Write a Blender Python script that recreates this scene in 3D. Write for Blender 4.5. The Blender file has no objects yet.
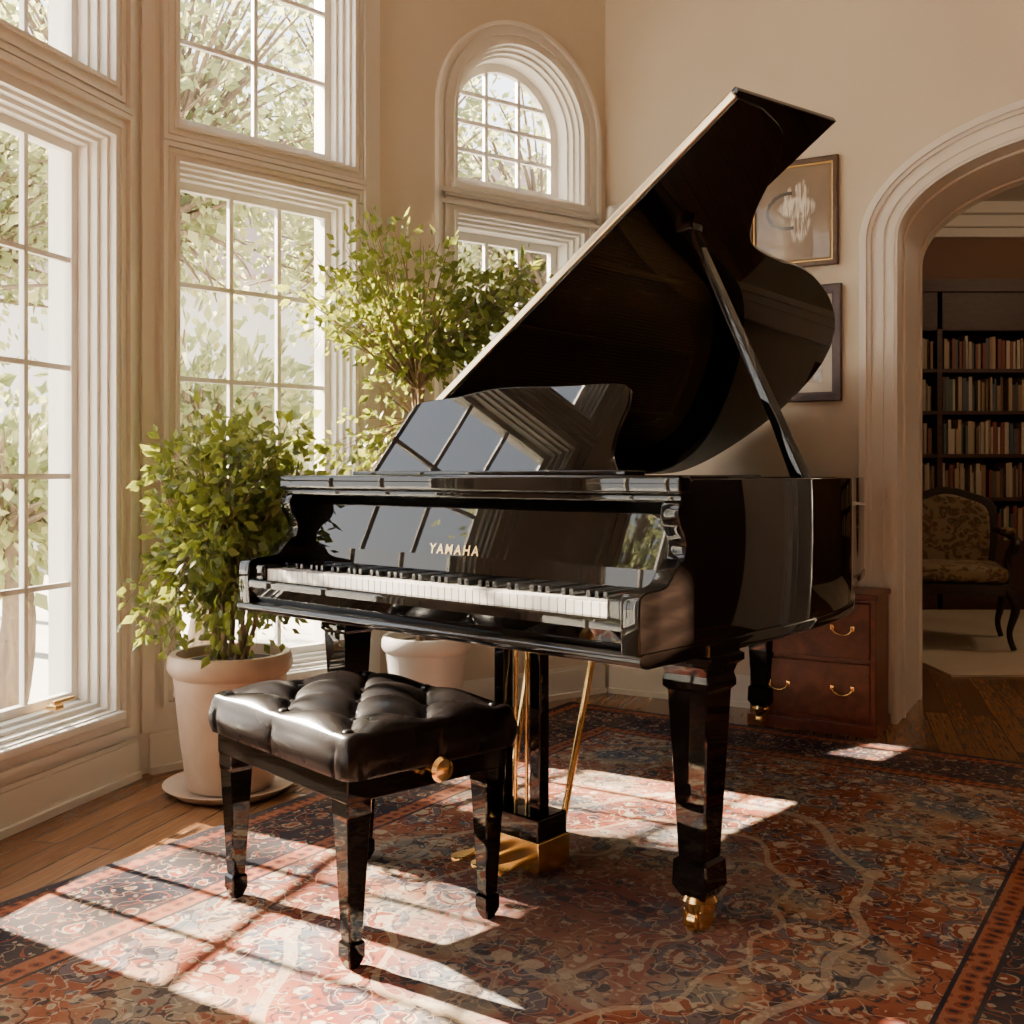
import bpy, bmesh, math, random
import numpy as np
from mathutils import Vector, Matrix
random.seed(7); rng=np.random.default_rng(7)
SC=bpy.context.scene; COL=SC.collection
H=1.08
# ---------------- materials ----------------
def newmat(name):
    m=bpy.data.materials.new(name); m.use_nodes=True
    nt=m.node_tree; b=nt.nodes['Principled BSDF']; return m,nt,b
def setb(b,**k):
    for n,v in k.items():
        n=n.replace('_',' ')
        s=b.inputs[n]
        s.default_value=(v+(1,) if isinstance(v,tuple) and len(v)==3 and s.type=='RGBA' else v)
def simple(name,col,rough=.5,metal=0,**k):
    m,nt,b=newmat(name); setb(b,Base_Color=col,Roughness=rough,Metallic=metal,**k); return m
def MA(nt,op,a,b=None,c=None):
    n=nt.nodes.new('ShaderNodeMath'); n.operation=op
    for i,v in enumerate((a,b,c)):
        if v is None: continue
        if isinstance(v,(int,float)): n.inputs[i].default_value=v
        else: nt.links.new(v,n.inputs[i])
    return n.outputs[0]
def MIX(nt,f,a,b,mode='MIX'):
    n=nt.nodes.new('ShaderNodeMix'); n.data_type='RGBA'; n.blend_type=mode
    for i,v in ((0,f),(6,a),(7,b)):
        if isinstance(v,(int,float)): n.inputs[i].default_value=v
        elif isinstance(v,tuple): n.inputs[i].default_value=v if len(v)==4 else v+(1,)
        else: nt.links.new(v,n.inputs[i])
    return n.outputs[2]
def RAMP(nt,f,stops,interp='LINEAR'):
    n=nt.nodes.new('ShaderNodeValToRGB'); n.color_ramp.interpolation=interp
    e=n.color_ramp.elements
    while len(e)<len(stops): e.new(.5)
    for i,(p,c) in enumerate(stops):
        e[i].position=p; e[i].color=(c,c,c,1) if isinstance(c,(int,float)) else tuple(c)+(1,)
    if f is not None: nt.links.new(f,n.inputs[0])
    return n.outputs[0]
def TC(nt,out='Object'):
    n=nt.nodes.new('ShaderNodeTexCoord'); return n.outputs[out]
def NOISE(nt,vec,scale,detail=3,dist=0):
    n=nt.nodes.new('ShaderNodeTexNoise'); n.inputs['Scale'].default_value=scale
    n.inputs['Detail'].default_value=detail; n.inputs['Distortion'].default_value=dist
    if vec is not None: nt.links.new(vec,n.inputs['Vector'])
    return n
def VOR(nt,vec,scale,feature='F1',rand=1):
    n=nt.nodes.new('ShaderNodeTexVoronoi'); n.feature=feature; n.inputs['Scale'].default_value=scale
    n.inputs['Randomness'].default_value=rand
    nt.links.new(vec,n.inputs['Vector']); return n
def MAPP(nt,vec,scale=(1,1,1),rot=(0,0,0),loc=(0,0,0)):
    n=nt.nodes.new('ShaderNodeMapping'); nt.links.new(vec,n.inputs[0])
    n.inputs['Scale'].default_value=scale; n.inputs['Rotation'].default_value=rot; n.inputs['Location'].default_value=loc
    return n.outputs[0]
def BUMP(nt,b,h,strength=.2,dist=.01):
    n=nt.nodes.new('ShaderNodeBump'); n.inputs['Strength'].default_value=strength; n.inputs['Distance'].default_value=dist
    nt.links.new(h,n.inputs['Height']); nt.links.new(n.outputs[0],b.inputs['Normal'])

def paint(name,c1,c2,rough=.6):
    m,nt,b=newmat(name); n=NOISE(nt,TC(nt),1.7,4)
    nt.links.new(RAMP(nt,n.outputs[0],[(.3,c1),(.7,c2)]),b.inputs['Base Color']); setb(b,Roughness=rough)
    n2=NOISE(nt,TC(nt),180,2); BUMP(nt,b,n2.outputs[0],.08,.002); return m
M_wall=paint('wall_paint_beige',(.66,.575,.455),(.70,.615,.495),.7)
M_trim=paint('trim_paint_cream',(.82,.785,.71),(.86,.825,.755),.4)
M_ceil=paint('ceiling_paint',(.72,.68,.60),(.76,.72,.64),.8)
M_black=simple('black_lacquer',(.004,.0035,.003),.02)
M_satin=simple('black_satin',(.01,.009,.008),.22)
M_brass=simple('brass',(.95,.64,.26),.18,1.0)
M_brass2=simple('brass_hinge',(1,.82,.52),.25,1.0)
M_ivory=simple('white_key',(.86,.83,.76),.18)
M_ebony=simple('black_key',(.012,.012,.012),.2)
M_felt=simple('red_felt',(.25,.02,.02),.9)
M_gold=simple('iron_plate_gold',(.75,.48,.16),.35,.8)
M_steel=simple('string_steel',(.7,.65,.55),.25,1.0)
def wood(name,c1,c2,scale=(1,12,12),rough=.3):
    m,nt,b=newmat(name); v=MAPP(nt,TC(nt),scale)
    n=NOISE(nt,v,4,6,1.0); nt.links.new(RAMP(nt,n.outputs[0],[(.3,c1),(.7,c2)]),b.inputs['Base Color']); setb(b,Roughness=rough); return m
M_spruce=wood('spruce_soundboard',(.62,.36,.14),(.72,.45,.2))
M_mahog=wood('mahogany',(.10,.022,.010),(.22,.055,.026),(3,3,14),.28)
M_dark=wood('dark_walnut',(.014,.007,.004),(.032,.016,.010),(3,3,14),.55)
M_darkwall=wood('dark_unseen_walls',(.04,.02,.012),(.08,.042,.025),(2,2,10),.4)  # invented dark finish for the unseen walls, cuts bounce and deepens contrast
M_leather,nt,b=newmat('black_leather'); setb(b,Base_Color=(.006,.004,.0035),Roughness=.25)
v=VOR(nt,TC(nt),260); BUMP(nt,b,v.outputs['Distance'],.10,.002)
n=NOISE(nt,TC(nt),6,3); nt.links.new(RAMP(nt,n.outputs[0],[(.3,.24),(.7,.34)]),b.inputs['Roughness']); b.inputs['Specular IOR Level'].default_value=.27
def leafmat(name,a,bc,c,tr=.5,tcol=(.55,.65,.08)):
    m,nt,b=newmat(name); g=nt.nodes.new('ShaderNodeNewGeometry')
    col=RAMP(nt,g.outputs['Random Per Island'],[(0,a),(.5,bc),(1,c)])
    nt.links.new(col,b.inputs['Base Color']); setb(b,Roughness=.38)
    t=nt.nodes.new('ShaderNodeBsdfTranslucent'); c2=MIX(nt,.5,col,tcol); nt.links.new(c2,t.inputs[0])
    mx=nt.nodes.new('ShaderNodeMixShader'); mx.inputs[0].default_value=tr
    nt.links.new(b.outputs[0],mx.inputs[1]); nt.links.new(t.outputs[0],mx.inputs[2])
    nt.links.new(mx.outputs[0],nt.nodes['Material Output'].inputs[0]); return m
M_leaf=leafmat('ficus_leaf',(.045,.07,.015),(.10,.145,.028),(.28,.30,.07),.42,(.55,.57,.07))
M_leafout=leafmat('tree_leaf',(.15,.19,.08),(.30,.33,.16),(.52,.49,.26),.5,(.58,.60,.26))  # paler leaf tones put the window haze into the colour
M_bark=wood('bark',(.16,.10,.05),(.30,.20,.11),(20,20,3),.8)
M_bark2=wood('tree_bark',(.10,.07,.05),(.2,.15,.1),(4,4,1),.9)
M_soil=paint('soil',(.03,.02,.012),(.06,.04,.025),.95)
def potmat(name,a,bb,r):
    m,nt,b=newmat(name); n=NOISE(nt,TC(nt),7,5,.5); nt.links.new(RAMP(nt,n.outputs[0],[(.3,a),(.7,bb)]),b.inputs['Base Color']); setb(b,Roughness=r)
    n=NOISE(nt,TC(nt),60,3); BUMP(nt,b,n.outputs[0],.15,.004); return m
M_terra=potmat('glazed_beige_ceramic',(.46,.32,.22),(.58,.43,.31),.38)
M_white=potmat('white_ceramic',(.72,.67,.60),(.78,.73,.66),.3)
M_glass=bpy.data.materials.new('window_glass'); M_glass.use_nodes=True; nt=M_glass.node_tree; nt.nodes.clear()
o=nt.nodes.new('ShaderNodeOutputMaterial'); t=nt.nodes.new('ShaderNodeBsdfTransparent'); g=nt.nodes.new('ShaderNodeBsdfGlossy'); g.inputs['Roughness'].default_value=.02
mx=nt.nodes.new('ShaderNodeMixShader'); mx.inputs[0].default_value=.05
nt.links.new(t.outputs[0],mx.inputs[1]); nt.links.new(g.outputs[0],mx.inputs[2]); nt.links.new(mx.outputs[0],o.inputs[0])
M_floor,nt,b=newmat('oak_planks'); tc=TC(nt); v=MAPP(nt,tc,(1,1,1),(0,0,math.radians(-73)))
br=nt.nodes.new('ShaderNodeTexBrick'); nt.links.new(v,br.inputs['Vector'])
br.inputs['Scale'].default_value=1; br.inputs['Brick Width'].default_value=1.3; br.inputs['Row Height'].default_value=.095
br.inputs['Mortar Size'].default_value=.0022; br.inputs['Color1'].default_value=(.0,.0,.0,1); br.inputs['Color2'].default_value=(1,1,1,1); br.inputs['Mortar'].default_value=(.3,.3,.3,1)
base=RAMP(nt,br.outputs['Color'],[(0,(.20,.09,.038)),(1,(.32,.155,.07))])
gr=NOISE(nt,MAPP(nt,v,(2.5,40,1)),3,6,.6); c=MIX(nt,.55,base,RAMP(nt,gr.outputs[0],[(.3,(.35,.3,.28)),(.7,(1,1,1))]),'MULTIPLY')
c=MIX(nt,br.outputs['Fac'],c,(.03,.012,.006)); nt.links.new(c,b.inputs['Base Color']); setb(b,Roughness=.24)
# ---------------- geometry helpers ----------------
def link(ob,parent=None):
    COL.objects.link(ob)
    if parent: ob.parent=parent
    return ob
def empty(name,M=None):
    e=bpy.data.objects.new(name,None); COL.objects.link(e); e.empty_display_size=.1
    if M is not None: e.matrix_world=M
    return e
def frame(o,X,Y):
    X=Vector(X).normalized(); Y=Vector(Y).normalized(); Z=X.cross(Y)
    M=Matrix.Identity(4)
    for i in range(3): M[i][0]=X[i];M[i][1]=Y[i];M[i][2]=Z[i];M[i][3]=o[i]
    return M
def mesh(name,vs,fs,mat,parent=None,smooth=False,angle=35,M=None):
    me=bpy.data.meshes.new(name); me.from_pydata([tuple(v) for v in vs],[],fs)
    if M is not None: me.transform(M)
    me.update()
    if mat: me.materials.append(mat)
    if smooth:
        me.polygons.foreach_set('use_smooth',[True]*len(me.polygons)); me.set_sharp_from_angle(angle=math.radians(angle))
    return link(bpy.data.objects.new(name,me),parent)
def boxes(name,L,mat,parent=None,M=None,bevel=0):
    vs=[];fs=[]
    for (x0,x1,y0,y1,z0,z1) in L:
        k=len(vs); vs+=[(x0,y0,z0),(x1,y0,z0),(x1,y1,z0),(x0,y1,z0),(x0,y0,z1),(x1,y0,z1),(x1,y1,z1),(x0,y1,z1)]
        fs+=[(k,k+3,k+2,k+1),(k+4,k+5,k+6,k+7),(k,k+1,k+5,k+4),(k+1,k+2,k+6,k+5),(k+2,k+3,k+7,k+6),(k+3,k,k+4,k+7)]
    ob=mesh(name,vs,fs,mat,parent,M=M)
    if bevel: addbevel(ob,bevel)
    return ob
def addbevel(ob,w,seg=3):
    m=ob.modifiers.new('b','BEVEL'); m.width=w; m.segments=seg; m.limit_method='ANGLE'; m.angle_limit=math.radians(40)
    ob.data.polygons.foreach_set('use_smooth',[True]*len(ob.data.polygons))
    w2=ob.modifiers.new('n','WEIGHTED_NORMAL'); w2.keep_sharp=True
def plate(name,outer,holes,z0,z1,mat,parent=None,M=None,bevel=0,smooth=True):
    cu=bpy.data.curves.new(name,'CURVE'); cu.dimensions='2D'; cu.fill_mode='BOTH'; cu.extrude=(z1-z0)/2
    if bevel: cu.bevel_depth=bevel; cu.bevel_resolution=3; cu.offset=-bevel; cu.extrude=max(0,(z1-z0)/2-bevel)
    for P in [outer]+list(holes):
        s=cu.splines.new('POLY'); s.points.add(len(P)-1); s.use_cyclic_u=True
        for i,p in enumerate(P): s.points[i].co=(p[0],p[1],0,1)
    tmp=bpy.data.objects.new('tmp',cu); COL.objects.link(tmp)
    dg=bpy.context.evaluated_depsgraph_get(); me=bpy.data.meshes.new_from_object(tmp.evaluated_get(dg)); bpy.data.objects.remove(tmp)
    me.name=name; me.transform(Matrix.Translation((0,0,(z0+z1)/2)))
    bm=bmesh.new(); bm.from_mesh(me); bmesh.ops.remove_doubles(bm,verts=bm.verts,dist=1e-5); bm.normal_update()
    for f in bm.faces: f.smooth = smooth and abs(f.normal.z)<.999
    for e in bm.edges:
        if len(e.link_faces)==2 and e.calc_face_angle(0)>math.radians(28): e.smooth=False
    bm.to_mesh(me); bm.free()
    if M is not None: me.transform(M)
    me.materials.clear(); me.materials.append(mat)
    return link(bpy.data.objects.new(name,me),parent)
def lathe(name,prof,loc,mat,parent=None,seg=40,M=None,smooth=True):
    vs=[];fs=[];n=len(prof)
    for i in range(seg):
        a=2*math.pi*i/seg
        for r,z in prof: vs.append((loc[0]+r*math.cos(a),loc[1]+r*math.sin(a),loc[2]+z))
    for i in range(seg):
        j=(i+1)%seg
        for k in range(n-1): fs.append((i*n+k,j*n+k,j*n+k+1,i*n+k+1))
    fs.append(tuple(i*n for i in range(seg))[::-1]); fs.append(tuple(i*n+n-1 for i in range(seg)))
    return mesh(name,vs,fs,mat,parent,smooth,40,M)
def sqloft(name,prof,c,mat,parent=None,ch=.004,M=None):
    vs=[];fs=[]
    for (h,z) in prof:
        q=min(ch,h*.3); P=[(h,-h+q),(h,h-q),(h-q,h),(-h+q,h),(-h,h-q),(-h,-h+q),(-h+q,-h),(h-q,-h)]
        vs+=[(c[0]+x,c[1]+y,z) for x,y in P]
    n=len(prof)
    for k in range(n-1):
        for i in range(8):
            j=(i+1)%8; fs.append((k*8+i,k*8+j,(k+1)*8+j,(k+1)*8+i))
    fs.append(tuple(range(8))[::-1]); fs.append(tuple((n-1)*8+i for i in range(8)))
    if prof[0][1]>prof[-1][1]: fs=[f[::-1] for f in fs]
    return mesh(name,vs,fs,mat,parent,M=M)
def tubes(name,paths,mat,parent=None,res=3):
    cu=bpy.data.curves.new(name,'CURVE'); cu.dimensions='3D'; cu.bevel_depth=1; cu.bevel_resolution=res; cu.use_fill_caps=True
    for P in paths:
        s=cu.splines.new('POLY'); s.points.add(len(P)-1)
        for i,(p,r) in enumerate(P): s.points[i].co=(p[0],p[1],p[2],1); s.points[i].radius=r
    tmp=bpy.data.objects.new('tmp',cu); COL.objects.link(tmp)
    dg=bpy.context.evaluated_depsgraph_get(); me=bpy.data.meshes.new_from_object(tmp.evaluated_get(dg)); bpy.data.objects.remove(tmp)
    me.name=name; me.materials.clear(); me.materials.append(mat); me.polygons.foreach_set('use_smooth',[True]*len(me.polygons))
    return link(bpy.data.objects.new(name,me),parent)
def catmull(P,n=8,closed=False):
    out=[];m=len(P)
    rngi=range(m if closed else m-1)
    for i in rngi:
        g=lambda k: Vector(P[k%m]) if closed else Vector(P[max(0,min(m-1,k))])
        p0,p1,p2,p3=g(i-1),g(i),g(i+1),g(i+2)
        for j in range(n):
            t=j/n; out.append(.5*((2*p1)+(p2-p0)*t+(2*p0-5*p1+4*p2-p3)*t*t+(3*p1-p0-3*p2+p3)*t**3))
    if not closed: out.append(Vector(P[-1]))
    return [tuple(v) for v in out]
def rect(x0,x1,y0,y1): return [(x0,y0),(x1,y0),(x1,y1),(x0,y1)]
def arch(x0,x1,y0,ys,rise,n=28):
    c=(x0+x1)/2;w=(x1-x0)/2
    return [(x0,y0),(x1,y0)]+[(c+w*math.cos(math.pi*i/n),ys+rise*math.sin(math.pi*i/n)) for i in range(n+1)]
# ---------------- room ----------------
UP=(0,0,1); CZ=4.4
d1=Vector((.29,.957,0)).normalized(); d2=Vector((.714,.70,0)).normalized(); d3=Vector((.816,.578,0)).normalized(); d4=Vector((.871,-.491,0)).normalized()
C12=Vector((-1.34,3.84,0)); C23=C12+d2*1.08; C34=C23+d3*1.268
F1=frame(C12,d1,UP);F2=frame(C12,d2,UP);F3=frame(C23,d3,UP);F4=frame(C34,d4,UP)
WT=.22
wcount=[0]
def window(F,x0,x1,y0,y1,nc,nr,archr=0,cas=.10,sash=.03,rec=.10,handle=False,sill=True):
    wcount[0]+=1; E=empty('window_%d'%wcount[0],F)
    def sh(e):
        if archr: return arch(x0-e,x1+e,y0-e,y1,archr+e)
        return rect(x0-e,x1+e,y0-e,y1+e)
    def ring(nm,eo,ei,z0,z1,mat=M_trim): plate(nm,sh(eo),[sh(ei)],z0,z1,mat,E)
    ring('casing',cas,0,0,.016); ring('casing_outer_bead',cas,cas-.018,.016,.034); ring('casing_mid',cas*.62,cas*.42,.016,.024)
    ring('casing_inner_bead',.014,0,.016,.028)
    ring('jamb_step_1',0.0,-.012,-WT,0); ring('jamb_step_2',-.012,-.026,-WT,-.03); ring('jamb_step_3',-.026,-.038,-WT,-.06)
    s0=.038; ring('sash',-s0,-s0-sash,-rec-.03,-rec)
    gx0,gx1,gy0,gy1=x0+s0+sash,x1-s0-sash,y0+s0+sash,(y1 if archr else y1-s0-sash)
    ra=archr-s0-sash
    L=[];zb0,zb1=-rec-.024,-rec-.004;w=.009
    cx=(gx0+gx1)/2;hw=(gx1-gx0)/2
    for i in range(1,nc):
        x=gx0+(gx1-gx0)*i/nc; top=gy1
        if archr: top=gy1+ra*math.sqrt(max(0,1-((x-cx)/hw)**2))
        L.append((x-w,x+w,gy0-.005,top+.004,zb0,zb1))
    if archr:
        ph=(gy1+ra-gy0)/nr; ys=[gy0+ph*j for j in range(1,nr)]
    else: ys=[gy0+(gy1-gy0)*j/nr for j in range(1,nr)]
    for y in ys:
        a,b_=gx0,gx1
        if archr and y>gy1:
            q=hw*math.sqrt(max(0,1-((y-gy1)/ra)**2)); a,b_=cx-q,cx+q
        L.append((a-.004,b_+.004,y-w,y+w,zb0+.001,zb1-.001))
    boxes('muntins',L,M_trim,E)
    plate('glass',sh(-s0-sash+.005),[],-rec-.016,-rec-.013,M_glass,E,smooth=False)
    if sill: boxes('stool',[(x0-.03,x1+.03,y0-.035,y0-.005,.0,.05)],M_trim,E,bevel=.006)
    if handle:
        boxes('latch',[(x1-.24,x1-.20,y0+.045,y0+.062,-.06,-.02),(x1-.23,x1-.13,y0+.062,y0+.074,-.045,-.033)],M_brass,E,bevel=.003)
    return sh(0)
h1=[]
for i,a in enumerate((-.17,-1.72,-2.9,-4.08)):
    b_=a-.97
    h1.append(window(F1,b_,a,.27,2.25,4,5,handle=(i==0),cas=.09))
    h1.append(window(F1,b_,a,2.435,3.5,4,3,sill=False,cas=.09))
plate('wall_left',rect(-6.9,.12,0,CZ),h1,-WT,0,M_trim,None,F1,smooth=False)
h2=[window(F2,.14,.93,.30,2.235,3,5,cas=.065),window(F2,.14,.93,2.37,3.4,2,3,cas=.065,sill=False)]
plate('wall_bay',rect(-.12,1.2,0,CZ),h2,-WT,0,M_trim,None,F2,smooth=False)
h3=[window(F3,.38,1.11,2.40,2.73,3,4,archr=.365,cas=.105,rec=.14,sash=.04),window(F3,.38,1.11,.9,2.26,3,4,cas=.105,rec=.14,sash=.04)]
plate('wall_back',rect(-.1,1.4,0,CZ),h3,-WT,0,M_wall,None,F3,smooth=False)
AX0,AX1,AS,AR=1.385,3.03,2.1,.40; TH=.66
ap=arch(AX0,AX1,0,AS,AR,40)
W4=7.3
outer=[(-.12,0),(AX0,0)]+ap[2:][::-1]+[(AX1,0),(W4,0),(W4,CZ),(-.12,CZ)]
plate('wall_right',outer,[],-TH,0,M_wall,None,F4,smooth=False)
E=empty('trim_1',F4)
def cap(eo,ei,z0,z1,nm,ro=None):
    A=arch(AX0-eo,AX1+eo,0,AS,AR+eo,48);B=arch(AX0-ei,AX1+ei,0,AS,AR+ei,48)
    poly=[A[0]]+A[2:][::-1]+[A[1]]+[B[1]]+B[2:]+[B[0]]
    plate(nm,poly,[],z0,z1,M_trim,E)
cap(.145,0,0,.02,'arch_casing'); cap(.145,.115,.02,.05,'arch_outer_bead'); cap(.115,.098,.02,.036,'arch_cove'); cap(.06,.045,.02,.03,'arch_mid_bead'); cap(.02,0,.02,.035,'arch_inner_bead')
cap(0,-.012,-TH-.01,.03,'arch_jamb'); cap(-.012,-.022,-TH+.08,-TH+.11,'jamb_bead_1'); cap(-.012,-.022,-.14,-.11,'jamb_bead_2')
def bb(nm,F,x0,x1):
    boxes(nm,[(x0,x1,0,.13,.001,.02),(x0,x1,.13,.145,.001,.013),(x0,x1,0,.025,.02,.034)],M_trim,None,F)
bb('baseboard_left',F1,-6.5,-.035); bb('baseboard_bay',F2,.03,1.06); bb('baseboard_back',F3,.02,1.25); bb('baseboard_right',F4,.03,AX0-.15); 
E=empty('trim_2',F2); boxes('pilaster',[( .0,.05,.15,CZ,0,.018)],M_trim,E,bevel=.004)
k=6.75; PL=C12-d1*k
B=lambda t,off=TH: C34+d4*t+Vector((.491,.871,0))*off
c4e=C34+d4*3.62
def poly_slab(nm,P,z0,z1,mat):
    n=len(P); vs=[(p[0],p[1],z0) for p in P]+[(p[0],p[1],z1) for p in P]
    fs=[tuple(range(n))[::-1],tuple(range(n,2*n))]+[(i,(i+1)%n,n+(i+1)%n,n+i) for i in range(n)]
    return mesh(nm,vs,fs,mat)
YB=-2.6
fl=[(3.9+3,YB-.1),(6.9,9.2),(1.6,9.2),(.42,5.6),(C23.x-.13,C23.y+.14),(C12.x-.2,C12.y+.06),(PL.x-.2,YB-.1)]
poly_slab('floor',fl,-.12,0,M_floor)
cl=[(c4e.x+.3,YB-.1),(c4e.x+.3,c4e.y+.1),(C34.x+.1,C34.y+.2),(C23.x-.1,C23.y+.14),(C12.x-.18,C12.y+.06),(PL.x-.2,YB-.1)]
poly_slab('ceiling',cl,CZ,CZ+.15,M_ceil)
boxes('wall_side',[(c4e.x,c4e.x+.15,YB,c4e.y+.05,0,CZ)],M_darkwall)
boxes('wall_front',[(PL.x-.3,c4e.x+.15,YB-.15,YB,0,CZ)],M_darkwall)
M_lib=paint('library_wall_brown',(.20,.10,.055),(.24,.12,.07),.6)
boxes('wall_library_back',[(1.7,6.8,9.0,9.15,0,3.4)],M_lib); boxes('wall_library_left',[(1.7,1.84,5.45,9.0,0,3.4)],M_lib); boxes('wall_library_right',[(6.6,6.75,2.0,9.0,0,3.4)],M_lib)
poly_slab('ceiling_library',[B(1.25),B(6.9),(6.7,9.1),(1.75,9.1)],3.36,3.45,M_ceil)
E=empty('trim_3'); boxes('crown_moulding',[(1.84,6.6,8.86,9.0,3.26,3.36),(1.84,6.6,8.92,9.0,3.16,3.26),(1.84,6.6,8.96,9.0,3.08,3.16)],M_trim,E,bevel=.01)
BK=empty('bookcase',Matrix.Translation((2.6,8.62,0)))
L=[(0,3.4,.32,.34,0,2.62),(-.04,3.44,-.03,.34,2.56,2.66),(0,3.4,0,.3,0,.12),(0,3.4,0.0,.02,.12,.55),(0,3.4,.0,.03,2.26,2.56)]
for x in (0,.84,1.68,2.52,3.36): L.append((x,x+.04,0,.32,0,2.56))
shelf=[.55,.90,1.25,1.60,1.94,2.28]
for z in shelf: L.append((0.04,3.36,.005,.32,z-.03,z))
boxes('case',L,wood('bookcase_mahogany',(.04,.015,.009),(.08,.03,.018),(3,3,14),.5),BK)
M_book,nt,b=newmat('book_spines'); g=nt.nodes.new('ShaderNodeNewGeometry')
nt.links.new(RAMP(nt,g.outputs['Random Per Island'],[(0,(.22,.06,.04)),(.14,(.42,.34,.24)),(.3,(.08,.10,.12)),(.42,(.30,.17,.09)),(.55,(.50,.43,.33)),(.7,(.12,.07,.05)),(.8,(.10,.13,.11)),(.9,(.4,.30,.18))],'CONSTANT'),b.inputs['Base Color']); setb(b,Roughness=.55)
L=[]
for z in shelf[:-1]:
    x=.045
    while x<3.33:
        w=random.uniform(.015,.038); hh=random.uniform(.20,.285)
        if any(abs(x+w/2-(q+.02))<w/2+.021 for q in (.84,1.68,2.52)): x+=.045; continue
        if random.random()>.04: L.append((x,x+w-.002,random.uniform(.03,.07),.28,z,z+hh))
        x+=w
boxes('books',L,M_book,BK)
# ---------------- rug ----------------
RV=Vector((.55,.835,0)).normalized(); RU=Vector((RV.y,-RV.x,0))
u0,u1,v0,v1=-2.54,-.04,.35,4.36
hw,hh=(u1-u0)/2,(v1-v0)/2; rc=RU*(u0+u1)/2+RV*(v0+v1)/2
RM=frame((rc.x,rc.y,.0),RU,RV)
M_rug,nt,b=newmat('persian_rug_wool')
sep=nt.nodes.new('ShaderNodeSeparateXYZ'); tc=TC(nt); nt.links.new(tc,sep.inputs[0])
ax=MA(nt,'ABSOLUTE',sep.outputs[0]); ay=MA(nt,'ABSOLUTE',sep.outputs[1])
comb=nt.nodes.new('ShaderNodeCombineXYZ'); nt.links.new(ax,comb.inputs[0]); nt.links.new(ay,comb.inputs[1])
nz=NOISE(nt,tc,14,3); vm=nt.nodes.new('ShaderNodeVectorMath'); vm.operation='MULTIPLY_ADD'
nt.links.new(nz.outputs[1],vm.inputs[0]); vm.inputs[1].default_value=(.05,.05,0); nt.links.new(comb.outputs[0],vm.inputs[2]); P=vm.outputs[0]
edge=MA(nt,'MINIMUM',MA(nt,'SUBTRACT',hw,ax),MA(nt,'SUBTRACT',hh,ay))
NAVY=(.018,.018,.032);RUST=(.22,.042,.020);IV=(.54,.43,.30);BLUE=(.085,.115,.15);SAL=(.32,.11,.055);TAN=(.36,.26,.17)
big=NOISE(nt,P,2.4,2); fieldbase=RAMP(nt,big.outputs[0],[(.34,BLUE),(.41,RUST),(.51,SAL),(.58,TAN),(.66,BLUE)])
v1n=VOR(nt,P,5.6); mot=RAMP(nt,v1n.outputs['Distance'],[(0,SAL),(.07,NAVY),(.10,IV),(.2,RUST),(.27,IV),(.29,BLUE),(.40,NAVY),(.42,TAN)],'CONSTANT')
mm=RAMP(nt,v1n.outputs['Distance'],[(0,1),(.43,0)],'CONSTANT'); c=MIX(nt,MA(nt,'MULTIPLY',mm,.72),fieldbase,mot)
v2n=VOR(nt,P,19); s2=RAMP(nt,v2n.outputs['Distance'],[(0,1),(.34,0)],'CONSTANT')
sp=nt.nodes.new('ShaderNodeSeparateColor'); nt.links.new(v2n.outputs['Color'],sp.inputs[0])
c2=RAMP(nt,sp.outputs[0],[(0,IV),(.22,RUST),(.45,BLUE),(.58,IV),(.72,NAVY)],'CONSTANT'); c=MIX(nt,MA(nt,'MULTIPLY',s2,.85),c,c2)
v3n=VOR(nt,P,46); s3=RAMP(nt,v3n.outputs['Distance'],[(0,1),(.34,0)],'CONSTANT'); sp3=nt.nodes.new('ShaderNodeSeparateColor'); nt.links.new(v3n.outputs['Color'],sp3.inputs[0])
c3=RAMP(nt,sp3.outputs[0],[(0,NAVY),(.38,IV),(.58,RUST),(.8,TAN)],'CONSTANT'); c=MIX(nt,MA(nt,'MULTIPLY',s3,.7),c,c3)
vn=NOISE(nt,P,9,1); vine=MA(nt,'LESS_THAN',MA(nt,'ABSOLUTE',MA(nt,'SUBTRACT',vn.outputs[0],.5)),.011); c=MIX(nt,MA(nt,'MULTIPLY',vine,.75),c,NAVY)
vn2=NOISE(nt,P,15,1); vine2=MA(nt,'LESS_THAN',MA(nt,'ABSOLUTE',MA(nt,'SUBTRACT',vn2.outputs[0],.52)),.012); c=MIX(nt,MA(nt,'MULTIPLY',vine2,.6),c,IV)
rr=MA(nt,'SQRT',MA(nt,'ADD',MA(nt,'POWER',MA(nt,'DIVIDE',ax,.62),2),MA(nt,'POWER',MA(nt,'DIVIDE',ay,1.0),2)))
ang=MA(nt,'ARCTAN2',ay,ax); rr=MA(nt,'ADD',rr,MA(nt,'MULTIPLY',MA(nt,'COSINE',MA(nt,'MULTIPLY',ang,12)),.03))
rc_=RAMP(nt,MA(nt,'DIVIDE',rr,2),[(0,0),(.2,1),(.212,0),(.33,1),(.342,0),(.47,1),(.49,0)],'CONSTANT'); c=MIX(nt,MA(nt,'MULTIPLY',rc_,.5),c,IV)
inn_=MA(nt,'LESS_THAN',rr,.66); c=MIX(nt,MA(nt,'MULTIPLY',inn_,.30),c,BLUE)
def bandmask(a,b_): return MA(nt,'MULTIPLY',MA(nt,'GREATER_THAN',edge,a),MA(nt,'LESS_THAN',edge,b_))
vb=VOR(nt,P,8.5,rand=.35); bm_=RAMP(nt,vb.outputs['Distance'],[(0,IV),(.08,RUST),(.19,TAN),(.23,NAVY),(.40,RUST),(.43,NAVY)],'CONSTANT')
bcol=MIX(nt,MA(nt,'MULTIPLY',s3,.6),bm_,c3); bcol=MIX(nt,MA(nt,'MULTIPLY',vine2,.6),bcol,TAN)
c=MIX(nt,bandmask(-1,.40),c,bcol)
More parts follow.
